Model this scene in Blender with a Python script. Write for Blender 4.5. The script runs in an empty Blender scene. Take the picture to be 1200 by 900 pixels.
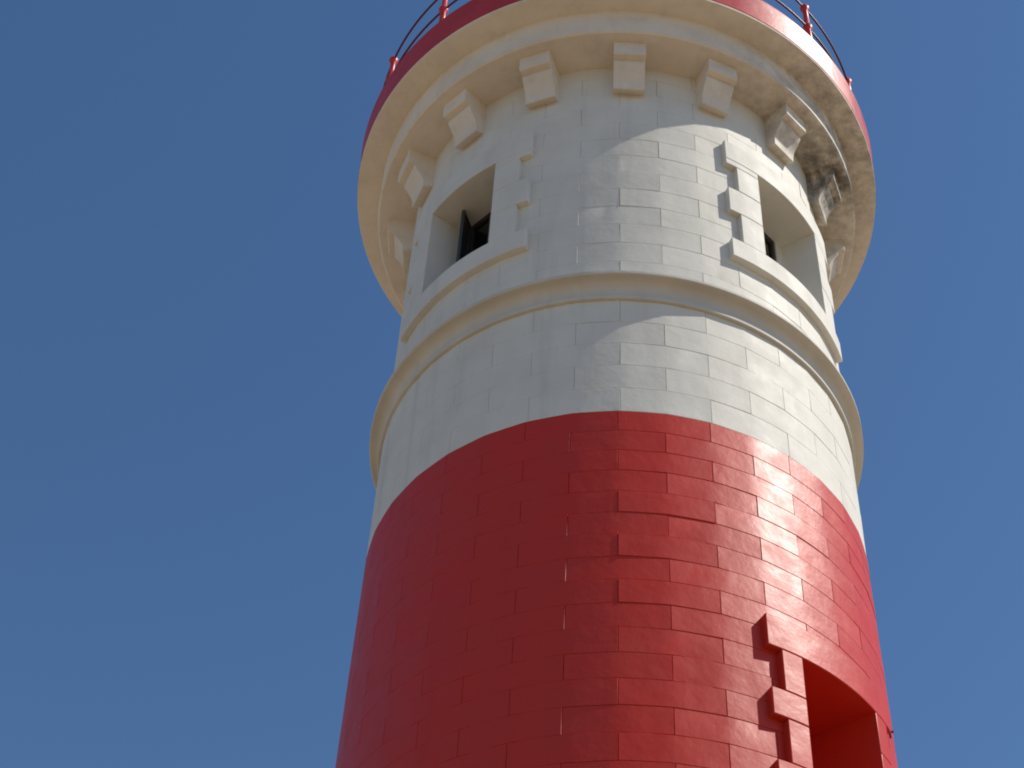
import bpy, bmesh, math, random
from math import radians as rad, sin, cos, pi, tan, sqrt

rng = random.Random(7)
scene = bpy.context.scene
col = scene.collection
EYE = 1.6                      # eye height above the sand: tower heights below are measured from the eye

# ---------------------------------------------------------------- camera
cam_d = bpy.data.cameras.new('camera')
cam = bpy.data.objects.new('camera', cam_d)
col.objects.link(cam)
cam.location = (0.0, -12.54, EYE)
cam.rotation_euler = (rad(90 + 48.5855), 0, 0)
cam_d.sensor_width = 36.0
cam_d.lens = 2019.5 / 1200 * 36.0
cam_d.shift_x = -122.5 / 1200
cam_d.clip_start = 0.1
cam_d.clip_end = 20000
scene.camera = cam

# ---------------------------------------------------------------- world and sun
SUN_AZ = 83.0                  # degrees to the right of the direction tower -> camera
SUN_EL = 48.5
a = rad(SUN_AZ)
sx, sy = sin(a), -cos(a)
w = bpy.data.worlds.new('World')
scene.world = w
w.use_nodes = True
nt = w.node_tree
bg = nt.nodes['Background']
sky = nt.nodes.new('ShaderNodeTexSky')
sky.sky_type = 'NISHITA'
sky.sun_disc = False
sky.sun_elevation = rad(SUN_EL)
sky.sun_rotation = math.atan2(sx, sy)
sky.altitude = 0
sky.air_density = 1.0
sky.dust_density = 0.15
sky.ozone_density = 3.2
hs = nt.nodes.new('ShaderNodeHueSaturation')
hs.inputs['Saturation'].default_value = 1.12
nt.links.new(sky.outputs['Color'], hs.inputs['Color'])
nt.links.new(hs.outputs['Color'], bg.inputs['Color'])
bg.inputs['Strength'].default_value = 0.115

sd = bpy.data.lights.new('sun', 'SUN')
so = bpy.data.objects.new('sun', sd)
col.objects.link(so)
sd.energy = 4.35
sd.angle = rad(0.55)
sd.color = (1.0, 0.94, 0.84)
e = rad(SUN_EL)
from mathutils import Vector, Matrix
so.rotation_euler = Vector((-sx * cos(e), -sy * cos(e), -sin(e))).to_track_quat('-Z', 'Y').to_euler()
so.location = (sx * 40, sy * 40, 60)

scene.view_settings.view_transform = 'Standard'
scene.view_settings.look = 'None'
scene.view_settings.exposure = 0.0
scene.view_settings.gamma = 1.0
scene.view_settings.use_curve_mapping = False
scene.cycles.filter_width = 1.9
scene.cycles.max_bounces = 8
scene.cycles.diffuse_bounces = 5

# ---------------------------------------------------------------- materials
def lin(c):
    return tuple((x / 12.92 if x <= .04045 else ((x + .055) / 1.055) ** 2.4) for x in c)

class NT:
    def __init__(s, name):
        s.m = bpy.data.materials.new(name)
        s.m.use_nodes = True
        s.t = s.m.node_tree
        s.b = s.t.nodes['Principled BSDF']
        s.tc = s.t.nodes.new('ShaderNodeNewGeometry').outputs['Position']
    def n(s, typ, **kw):
        o = s.t.nodes.new(typ)
        for k, v in kw.items():
            setattr(o, k, v)
        return o
    def link(s, a, b):
        s.t.links.new(a, b)
    def noise(s, scale, detail=4, rough=.55, vec=None):
        o = s.n('ShaderNodeTexNoise')
        o.inputs['Scale'].default_value = scale
        o.inputs['Detail'].default_value = detail
        o.inputs['Roughness'].default_value = rough
        s.link(vec or s.tc, o.inputs['Vector'])
        return o.outputs['Fac']
    def mapr(s, x, a, b, c, d):
        o = s.n('ShaderNodeMapRange')
        o.inputs['From Min'].default_value = a
        o.inputs['From Max'].default_value = b
        o.inputs['To Min'].default_value = c
        o.inputs['To Max'].default_value = d
        s.link(x, o.inputs['Value'])
        return o.outputs['Result']
    def mix(s, f, a, b):
        o = s.n('ShaderNodeMix', data_type='RGBA')
        if isinstance(f, float): o.inputs['Factor'].default_value = f
        else: s.link(f, o.inputs['Factor'])
        for i, v in ((6, a), (7, b)):
            if isinstance(v, tuple): o.inputs[i].default_value = (*v, 1)
            else: s.link(v, o.inputs[i])
        return o.outputs[2]
    def mul(s, a, b):
        o = s.n('ShaderNodeMath', operation='MULTIPLY')
        s.link(a, o.inputs[0])
        if isinstance(b, float): o.inputs[1].default_value = b
        else: s.link(b, o.inputs[1])
        return o.outputs[0]
    def stretch(s, x, y, z):
        o = s.n('ShaderNodeMapping')
        o.inputs['Scale'].default_value = (x, y, z)
        s.link(s.tc, o.inputs['Vector'])
        return o.outputs['Vector']
    def bump(s, h, strength, dist, prev=None):
        o = s.n('ShaderNodeBump')
        o.inputs['Strength'].default_value = strength
        o.inputs['Distance'].default_value = dist
        s.link(h, o.inputs['Height'])
        if prev: s.link(prev, o.inputs['Normal'])
        return o.outputs['Normal']

def mat_paint(name, base, worn, rough, spec, grime=None, grime_amt=0.0, bump1=.25, bump2=.35, streak=.25):
    k = NT(name)
    c = k.mix(k.mapr(k.noise(1.7, 5), .35, .7, 0, 1), base, worn)
    # vertical weathering streaks: long thin noise
    st = k.mapr(k.noise(1.0, 4, .6, k.stretch(5, 5, .45)), .52, .78, 0, streak)
    c = k.mix(st, c, tuple(x * .62 for x in base))
    if grime:
        # dirt that has gathered on one stretch of the gallery's underside
        gp, gr = grime
        d = k.n('ShaderNodeVectorMath', operation='DISTANCE')
        k.link(k.tc, d.inputs[0]); d.inputs[1].default_value = gp
        f = k.mapr(d.outputs['Value'], gr * .25, gr, 1, 0)
        d2 = k.n('ShaderNodeVectorMath', operation='DISTANCE')
        k.link(k.tc, d2.inputs[0]); d2.inputs[1].default_value = (2.62 * sin(rad(69)), -2.62 * cos(rad(69)), 16.72 + EYE)
        f2 = k.mul(k.mapr(d2.outputs['Value'], .12, .75, 1, 0), k.mapr(k.noise(7.0, 8, .7, k.stretch(1, 1, .4)), .38, .58, 0, .85))
        c = k.mix(f2, c, (.050, .044, .036))
        g = k.mul(f, k.mapr(k.noise(5.5, 8, .72), .36, .66, 0, grime_amt))
        c = k.mix(g, c, (.055, .05, .042))
        sp = k.mapr(k.noise(4.0, 8, .72), .52, .74, 0, .30)
        c = k.mix(sp, c, tuple(x * .55 for x in worn))
    k.link(c, k.b.inputs['Base Color'])
    k.link(k.mapr(k.noise(4, 3), .3, .7, rough - .05, rough + .07), k.b.inputs['Roughness'])
    k.b.inputs['Specular IOR Level'].default_value = spec
    nb = k.bump(k.noise(3.2, 3), bump2, .03)
    nb = k.bump(k.noise(45, 5, .6), bump1, .004, nb)
    k.link(nb, k.b.inputs['Normal'])
    return k.m

WHITE = (.70, .675, .60)
M_white = mat_paint('white_masonry_paint', WHITE, (.63, .60, .53), .64, .33, bump2=.28, streak=.36)
ga = rad(66)
GR = (2.75 * sin(ga), -2.75 * cos(ga), 17.0 + EYE)
M_soffit = mat_paint('gallery_white_paint', (.77, .695, .59), (.69, .61, .51), .7, .25,
                     grime=(GR, 2.3), grime_amt=.6, bump2=.3, streak=.22)
M_string = mat_paint('dull_white_paint', (.62, .585, .515), (.54, .505, .44), .7, .25, bump2=.3, streak=.3)  # a duller, darker white than the wall's, for the string course
M_red = mat_paint('red_masonry_paint', (.54, .028, .012), (.50, .034, .018), .45, .33, bump1=.2, bump2=.32, streak=.16)
M_redg = mat_paint('red_gloss_paint', (.52, .030, .020), (.40, .024, .022), .42, .42, bump1=.1, bump2=.2, streak=.1)
M_maroon = mat_paint('dark_red_rail_paint', (.05, .012, .018), (.035, .01, .014), .45, .4, bump1=.1, bump2=.1, streak=.0)

def mat_plain(name, c, rough, spec=.5):
    k = NT(name)
    k.link(k.mix(k.mapr(k.noise(9, 4), .3, .7, 0, 1), c, tuple(x * .7 for x in c)), k.b.inputs['Base Color'])
    k.b.inputs['Roughness'].default_value = rough
    k.b.inputs['Specular IOR Level'].default_value = spec
    return k.m
M_glass = mat_plain('dark_window_glass', (.008, .009, .010), .12, .5)
M_rail = mat_plain('dark_rail_paint', (.085, .012, .018), .45, .4)
M_timber = mat_plain('dark_window_timber', (.045, .045, .045), .5, .4)

k = NT('sand')
c = k.mix(k.noise(.05, 6), (.27, .195, .12), (.34, .255, .165))
c = k.mix(k.mapr(k.noise(2.0, 6), .4, .6, 0, 1), c, (.30, .22, .14))
k.link(c, k.b.inputs['Base Color'])
k.b.inputs['Roughness'].default_value = .95
k.link(k.bump(k.noise(1.2, 8, .6), .5, .08), k.b.inputs['Normal'])
M_sand = k.m

# ---------------------------------------------------------------- helpers
HS = [(-1.6, -1.6), (7, 7.165), (8.5, 8.685), (10.93, 11.117), (12.5, 12.669), (13.8, 13.944), (15.3, 15.403), (16.2, 16.272),
      (16.78, 16.835), (17.234, 17.275), (17.83, 17.84), (18.36, 18.345), (18.85, 18.81), (20, 19.9)]
def H(z):
    """surveyed height marks -> true height above the eye"""
    for (a0, b0), (a1, b1) in zip(HS, HS[1:]):
        if z <= a1 or a1 == 20:
            return b0 + (b1 - b0) * (z - a0) / (a1 - a0)

def pt(az, r, z):
    """az in degrees from the side facing the camera, to the right; z measured from the eye."""
    t = rad(az)
    return Vector((r * sin(t), -r * cos(t), H(z) + EYE))

def link(name, bm, mat, parent=None, smooth=None, bevel=0.0, label=None):
    bmesh.ops.recalc_face_normals(bm, faces=bm.faces[:])
    me = bpy.data.meshes.new(name)
    bm.to_mesh(me); bm.free()
    me.materials.append(mat)
    if smooth is not None:
        me.polygons.foreach_set('use_smooth', [True] * len(me.polygons))
        me.set_sharp_from_angle(angle=rad(smooth))
    o = bpy.data.objects.new(name, me)
    col.objects.link(o)
    if parent: o.parent = parent
    if bevel:
        b = o.modifiers.new('bevel', 'BEVEL')
        b.width = bevel; b.segments = 3; b.limit_method = 'ANGLE'; b.angle_limit = rad(40)
    if label: o['label'] = label
    return o

def lathe(prof, n=192, closed=True):
    bm = bmesh.new()
    rings = []
    for i in range(n):
        rings.append([bm.verts.new(pt(360 * i / n, r, z)) for r, z in prof])
    m = len(prof)
    for i in range(n):
        A, B = rings[i], rings[(i + 1) % n]
        for j in range(m if closed else m - 1):
            q = (j + 1) % m
            bm.faces.new((A[j], B[j], B[q], A[q]))
    return bm

def arc_box(bm, a0, a1, z0, z1, r0, r1, step=2.0, jit=0.0):
    """a curved block of masonry between two azimuths, two heights and two radii"""
    n = max(1, int(math.ceil((a1 - a0) / step)))
    jr = rng.uniform(-jit, jit)
    cols = []
    for i in range(n + 1):
        t = a0 + (a1 - a0) * i / n
        cols.append([bm.verts.new(pt(t, r, z)) for r, z in ((r0, z0), (r1 + jr, z0), (r1 + jr, z1), (r0, z1))])
    for i in range(n):
        A, B = cols[i], cols[i + 1]
        for j in range(4):
            q = (j + 1) % 4
            bm.faces.new((A[j], B[j], B[q], A[q]))
    bm.faces.new(cols[0]); bm.faces.new(cols[-1][::-1])

def box(bm, M, x0, x1, y0, y1, z0, z1):
    v = [bm.verts.new(M @ Vector((x, y, H(z)))) for x in (x0, x1) for y in (y0, y1) for z in (z0, z1)]
    for f in ((0, 1, 3, 2), (4, 6, 7, 5), (0, 4, 5, 1), (2, 3, 7, 6), (0, 2, 6, 4), (1, 5, 7, 3)):
        bm.faces.new([v[i] for i in f])

def tube(bm, pts, r, n=8, closed=False):
    rings = []
    m = len(pts)
    for i, p in enumerate(pts):
        a = pts[(i - 1) % m] if (closed or i) else p
        b = pts[(i + 1) % m] if (closed or i < m - 1) else p
        d = (b - a).normalized()
        u = d.orthogonal().normalized() if abs(d.z) > .9 else Vector((0, 0, 1)).cross(d).normalized()
        v = d.cross(u)
        rr = r[i] if isinstance(r, (list, tuple)) else r
        rings.append([bm.verts.new(p + u * rr * cos(2 * pi * k / n) + v * rr * sin(2 * pi * k / n)) for k in range(n)])
    for i in range(m if closed else m - 1):
        A, B = rings[i], rings[(i + 1) % m]
        for k in range(n):
            q = (k + 1) % n
            bm.faces.new((A[k], A[q], B[q], B[k]))
    if not closed:
        bm.faces.new(rings[0][::-1]); bm.faces.new(rings[-1])

# ---------------------------------------------------------------- the setting: bare sand out to the horizon
bm = bmesh.new()
N = 48
ringr = [0, 4, 12, 40, 120, 400, 1500, 6000]
vs = [[bm.verts.new((r * cos(2 * pi * i / N), r * sin(2 * pi * i / N), 0)) for i in range(N)] for r in ringr[1:]]
c0 = bm.verts.new((0, 0, 0))
for i in range(N):
    q = (i + 1) % N
    bm.faces.new((c0, vs[0][i], vs[0][q]))
    for j in range(len(vs) - 1):
        bm.faces.new((vs[j][i], vs[j + 1][i], vs[j + 1][q], vs[j][q]))
g = link('ground', bm, M_sand)
g['kind'] = 'structure'

# ---------------------------------------------------------------- the lighthouse
tower = bpy.data.objects.new('lighthouse', None)
col.objects.link(tower)
tower['label'] = 'round stone lighthouse tower painted red below and white above, with corbelled gallery'
tower['category'] = 'lighthouse'

RW = 2.425                                   # wall radius
UP, JAMB, TOOTH = 11.3, 18.3, 21.5           # half angles of opening, jamb and quoins of the two upper windows
WINDOWS = [
    dict(c=-42.6, top=15.27, bot=13.80, ho=11.3, hj=18.2, ht=21.3, sill=13.50, mat='w',
         rows=[(15.27, 15.62, 't'), (14.76, 15.20, 'j'), (14.29, 14.70, 't'), (13.80, 14.23, 'j')]),
    dict(c=49.4, top=15.27, bot=13.80, ho=11.9, hj=18.6, ht=21.6, sill=13.50, mat='w',
         rows=[]),
    dict(c=46.4, top=8.50, bot=7.02, ho=10.7, hj=15.4, ht=18.3, sill=6.75, mat='r', rows=[]),
]

def subtract(rect, holes):
    out = [rect]
    for (b0, b1, y0, y1) in holes:
        nxt = []
        for (a0, a1, z0, z1) in out:
            if b1 <= a0 or b0 >= a1 or y1 <= z0 or y0 >= z1:
                nxt.append((a0, a1, z0, z1)); continue
            if b0 > a0: nxt.append((a0, b0, z0, z1))
            if b1 < a1: nxt.append((b1, a1, z0, z1))
            m0, m1 = max(a0, b0), min(a1, b1)
            if y0 > z0: nxt.append((m0, m1, z0, y0))
            if y1 < z1: nxt.append((m0, m1, y1, z1))
        out = nxt
    return out

def stone(bm, a0, a1, z0, z1, full0, full1, depth, slope, tilt, dr, dz):
    """one dressed block: slightly flattened face, chamfered down to the joint"""
    n = max(1, int(round((a1 - a0) / 2.43)))
    sa = math.degrees(slope / RW)
    depth *= rng.uniform(.25, 1.25)
    if -150 < (full0 + full1) / 2 < -4:                # joints are shallower and block faces more even on this side
        depth *= .2; slope *= .5; tilt *= .3; dr *= .3; dz *= .3
    mid, half = (full0 + full1) / 2, max(.5, (full1 - full0) / 2)
    flat = .55
    hs = 360.0 / 37
    org = full0
    def rface(az, z):
        t = az - mid
        u = ((az - org) % hs) - hs / 2                 # each half block is dressed nearly flat
        if az >= full1 - 1e-6: u = hs / 2
        ch = RW * cos(rad(hs / 2)) / cos(rad(u))
        r = RW * (1 - flat) + ch * flat
        return r + dr + tilt * (t / half) + dz * ((z - (z0 + z1) / 2) / max(.05, z1 - z0))
    def rb(az): return RW - depth - .006
    s1 = min(sa, (a1 - a0) * .3); s2 = min(slope, (z1 - z0) * .3)
    azs = [a0 + s1 + (a1 - a0 - 2 * s1) * i / n for i in range(n + 1)]
    bazs = [a0] + azs[1:-1] + [a1]
    zi0, zi1 = z0 + s2, z1 - s2
    lo = [bm.verts.new(pt(t, rface(t, zi0), zi0)) for t in azs]
    hi = [bm.verts.new(pt(t, rface(t, zi1), zi1)) for t in azs]
    bl = [bm.verts.new(pt(t, rb(t), z0)) for t in bazs]
    bh = [bm.verts.new(pt(t, rb(t), z1)) for t in bazs]
    for i in range(n):
        bm.faces.new((lo[i], lo[i + 1], hi[i + 1], hi[i]))
        bm.faces.new((bl[i], bl[i + 1], lo[i + 1], lo[i]))
        bm.faces.new((hi[i], hi[i + 1], bh[i + 1], bh[i]))
    bm.faces.new((bl[0], lo[0], hi[0], bh[0]))
    bm.faces.new((lo[-1], bl[-1], bh[-1], hi[-1]))

def wall(zs, phase, depth, slope, jit):
    bm = bmesh.new()
    NB = 37
    st = 360.0 / NB                         # half a block
    holes = [(d['c'] - d['ho'] - 1.6, d['c'] + d['ho'] + 1.6, d['bot'] - .05, d['top'] + .06) for d in WINDOWS]
    for k in range(len(zs) - 1):
        z1, z0 = zs[k], zs[k + 1]
        off = phase + (st if k % 2 else 0)
        edges = [off + 2 * st * (i + 10) for i in range(NB // 2 + 1)]   # the odd half block lies at the back
        for i, e0 in enumerate(edges):
            e1 = edges[i + 1] if i + 1 < len(edges) else edges[0] + 360
            x0 = ((e0 + 180) % 360) - 180; x1 = x0 + (e1 - e0)
            jj = 0 if i == len(edges) - 1 else rng.gauss(0, .25)
            dr = rng.uniform(-jit, jit); tl = rng.gauss(0, jit * .9); dz = rng.gauss(0, jit * 1.1)
            if rng.random() < .10: dr += rng.choice((-1, 1)) * .0024          # a few blocks sit proud or sunk
            for (a0, a1, y0, y1) in subtract((x0, x1, z0, z1), holes):
                if a1 - a0 > .3 and y1 - y0 > .02:
                    stone(bm, a0, a1, y0, y1, x0, x1, depth, slope, tl, dr, dz)
    return bm

zr = [10.93 - .245 * i for i in range(52)]
zr = [z for z in zr if z > -EYE - .3]
link('red_wall', wall(zr, 10.0, .0034, .0045, .0014), M_red, tower, smooth=14)
zw = [10.93 + .3115 * i for i in range(20)]
zw = [z for z in zw if z < 17.0][::-1]
if (len(zw) % 2) == 1: ph = .8
else: ph = 10.5
link('white_wall', wall(zw, ph, .0024, .004, .0012), M_white, tower, smooth=14)

# string course under the windows
link('string_course', lathe([(2.38, 12.485), (2.452, 12.488), (2.458, 12.494), (2.458, 12.525), (2.450, 12.535), (2.436, 12.56), (2.433, 12.61), (2.440, 12.66), (2.458, 12.70),
                             (2.488, 12.722), (2.520, 12.728), (2.556, 12.730), (2.566, 12.738), (2.566, 12.768), (2.558, 12.775),
                             (2.43, 12.86), (2.38, 12.87)]), M_string, tower, smooth=35)

# gallery: two stepped rings of painted masonry, the red deck edge above them
ZI, ZO = 16.775, 17.234
link('gallery_soffit', lathe([(2.36, ZI + .005), (2.865, ZI), (2.888, ZI + .022), (2.892, ZO - .006), (2.905, ZO), (3.168, ZO - .002),
                              (3.180, ZO + .006), (3.183, ZO + .034), (3.178, ZO + .038), (3.168, ZO + .040), (3.168, ZO + .10), (2.36, ZO + .10)]), M_soffit, tower, smooth=35)
link('deck_edge', lathe([(3.10, ZO + .1015), (3.1705, ZO + .1015), (3.1705, ZO + .043), (3.181, ZO + .043), (3.186, ZO + .05), (3.190, ZO + .30), (3.195, ZO + .48), (3.203, ZO + .53),
                         (3.199, ZO + .562), (3.17, ZO + .572), (1.0, ZO + .59), (.0005, ZO + .59), (.0005, ZO + .1015)]), M_redg, tower, smooth=35)

# corbels: stepped bracket, sixteen round the tower
def corbel_mesh():
    bm = bmesh.new()
    prof = [(2.38, 16.215), (2.425, 16.205), (2.518, 16.145), (2.532, 16.150), (2.535, 16.240), (2.540, 16.262), (2.562, 16.325), (2.610, 16.405), (2.655, 16.470),
            (2.662, 16.505), (2.650, 16.512), (2.650, 16.534), (2.728, 16.540), (2.745, 16.556), (2.747, ZI + .012), (2.38, ZI + .012)]
    hw = .172
    def side(s, cap):
        vs = []
        for r, z in prof:
            ww = hw + (.007 if z > 16.53 and r > 2.7 else 0)
            vs.append(bm.verts.new((s * ww, -r, H(z) + EYE)))
        return vs
    A, B = side(-1, 0), side(1, 0)
    m = len(prof)
    for j in range(m):
        q = (j + 1) % m
        bm.faces.new((A[j], B[j], B[q], A[q]))
    bm.faces.new(A); bm.faces.new(B[::-1])
    return bm
c0 = link('corbel', corbel_mesh(), M_soffit, tower, smooth=28, bevel=.012)
c0.rotation_euler.z = rad(3.1)
for i in range(1, 16):
    o = c0.copy(); col.objects.link(o); o.parent = tower
    o.rotation_euler.z = rad(3.1 + 22.5 * i)

# railing: iron posts with ball knobs, two dark rails
def post_mesh():
    bm = bmesh.new()
    zb, zm, zt = ZO + .565, 18.36, 18.85
    prof = [(.075, zb), (.075, zb + .03), (.048, zb + .05), (.040, zb + .12), (.034, zm - .07), (.050, zm - .045), (.060, zm), (.050, zm + .045), (.034, zm + .07),
            (.031, zt - .075), (.046, zt - .05), (.058, zt), (.046, zt + .042), (.02, zt + .06)]
    tube(bm, [Vector((0, -3.085, H(z) + EYE)) for r, z in prof], [r for r, z in prof], 14)
    return bm
p0 = link('post', post_mesh(), M_redg, tower, smooth=50)
p0.rotation_euler.z = rad(3.1)
for i in range(1, 16):
    o = p0.copy(); col.objects.link(o); o.parent = tower
    o.rotation_euler.z = rad(3.1 + 22.5 * i)
for z in (18.36, 18.85):
    bm = bmesh.new()
    tube(bm, [pt(360 * i / 192, 3.085, z) for i in range(192)], .0135, 8, closed=True)
    link('rail', bm, M_rail, tower, smooth=60)

# windows
def window(d, label):
    c, ho, hj, ht, top, bot = d['c'], d['ho'], d['hj'], d['ht'], d['top'], d['bot']
    MW = M_white if d['mat'] == 'w' else M_red
    R0, R1 = 2.385, 2.492
    bm = bmesh.new()
    G = .0015
    # lintel, then quoins and jambs alternating down to the sill
    h = top - bot
    if d['mat'] == 'w':
        lint = (15.17, 15.62)
        lev = [(14.72, 15.17, hj), (14.30, 14.72, ht), (bot, 14.30, hj)]
    else:
        lint = (8.50, 8.82)
        lev = [(8.10, 8.50, hj), (7.84, 8.10, ht), (7.44, 7.84, hj), (7.19, 7.44, ht), (bot, 7.19, hj)]
    if d['mat'] == 'w':
        # the lintel is notched round the head of the opening
        arc_box(bm, c - ht, c + ht, top + G, lint[1], R0, R1, 1.5)
        for s in (-1, 1):
            x0, x1 = sorted((c + s * (ho + 0), c + s * ht))
            arc_box(bm, x0, x1, lint[0] + G, top - G, R0, R1, 1.5)
    else:
        arc_box(bm, c - ht, c + ht, lint[0] + G, lint[1], R0, R1, 1.5)
    for z0, z1, hw in lev:
        for s in (-1, 1):
            x0, x1 = sorted((c + s * ho, c + s * hw))
            arc_box(bm, x0, x1, z0 + G, z1 - G, R0, R1, 1.5, .0015)
    win = link('window', bm, MW, tower, smooth=30, bevel=.010, label=label)
    # sill
    bm = bmesh.new()
    arc_box(bm, c - ht - .15, c + ht + .15, d['sill'], bot - G, R0, 2.496, 1.5)
    link('sill', bm, MW, win, smooth=30, bevel=.007)
    OUT = 2.03 if d['mat'] == 'w' else 1.78
    # reveal: cheeks, flat head and floor, open towards the outside; the lower niche is deeper
    hwid = OUT * tan(rad(ho))
    t = rad(c)
    M = Matrix(((cos(t), sin(t), 0, 0), (sin(t), -cos(t), 0, 0), (0, 0, 1, EYE), (0, 0, 0, 1)))   # x lateral, y outward
    bm = bmesh.new()
    n = 8
    hr = ho - .07
    RI, RO = OUT / cos(rad(hr)), 2.4875
    for z in (top - .0025, bot + .0015):
        fv = [bm.verts.new(pt(c + hr * (2 * i / n - 1), RO, z)) for i in range(n + 1)]
        bv = [bm.verts.new(pt(c + hr * (2 * i / n - 1), OUT / cos(rad(hr * (2 * i / n - 1))), z)) for i in range(n + 1)]
        for i in range(n):
            bm.faces.new((fv[i], fv[i + 1], bv[i + 1], bv[i]))
    for s in (-1, 1):
        bm.faces.new([bm.verts.new(pt(c + s * hr, q, z)) for q, z in ((RI, bot + .0015), (RO, bot + .0015), (RO, top - .0025), (RI, top - .0025))])
    bmesh.ops.remove_doubles(bm, verts=bm.verts[:], dist=.0005)
    link('reveal', bm, MW, win)
    # back of the niche
    if d['mat'] == 'w':
        pw = .325
        bm = bmesh.new()
        for s in (-1, 1):
            x0, x1 = sorted((s * pw, s * (hwid + .02)))
            box(bm, M, x0, x1, OUT - .06, OUT + .012, bot - .01, top + .01)
        link('jamb_lining', bm, MW, win, bevel=.004)
        bm = bmesh.new()
        e = .045
        box(bm, M, -pw + .001, -pw + e, OUT - .05, OUT - .005, bot + .001, top - .001)
        box(bm, M, pw - e, pw - .001, OUT - .05, OUT - .005, bot + .001, top - .001)
        box(bm, M, -.025, .025, OUT - .05, OUT - .003, bot + .05, top - .05)
        box(bm, M, -pw + e, pw - e, OUT - .05, OUT - .007, bot + .002, bot + .05)
        box(bm, M, -pw + e, pw - e, OUT - .05, OUT - .007, top - .05, top - .002)
        link('frame', bm, M_timber, win, bevel=.004)
        bm = bmesh.new()
        box(bm, M, -pw + .002, pw - .002, OUT - .058, OUT - .035, bot + .002, top - .002)
        link('pane', bm, M_glass, win)
        if c < 0:
            # the left-hand casement stands open
            ang = math.atan2(.215, .115)
            H = M @ Matrix.Translation((-pw + .01, OUT, 0)) @ Matrix.Rotation(ang, 4, 'Z')
            L = .255
            bm = bmesh.new()
            box(bm, H, 0, .04, -.018, .018, bot + .03, top - .02)
            box(bm, H, L - .04, L, -.018, .018, bot + .03, top - .02)
            for z in (bot + .03, (bot + top) / 2 - .02, top - .06):
                box(bm, H, .0405, L - .0405, -.016, .016, z, z + .04)
            box(bm, H, .0405, L - .0405, -.004, .004, bot + .071, top - .061)
            link('casement', bm, M_timber, win, bevel=.003)
    else:
        bm = bmesh.new()
        box(bm, M, -hwid - .02, hwid + .02, OUT - .05, OUT - .0005, bot - .01, top + .01)
        link('shutter', bm, M_red, win)
    return win

window(WINDOWS[0], 'white window with its dark casement standing open')
window(WINDOWS[1], 'white sunlit window with quoined surround')
window(WINDOWS[2], 'red window with quoined surround in the red wall')

# small iron cleat on the right flank of the red wall: a plate with a stub of pin
bm = bmesh.new()
t = rad(70.5)
M = Matrix(((cos(t), sin(t), 0, 0), (sin(t), -cos(t), 0, 0), (0, 0, 1, EYE), (0, 0, 0, 1)))
box(bm, M, -.016, .016, 2.41, 2.434, 8.655, 8.755)
tube(bm, [M @ Vector((0, y, H(8.705))) for y in (2.4345, 2.450, 2.451, 2.458)], [.009, .009, .015, .012], 10)
link('cleat', bm, M_rail, tower, smooth=40)
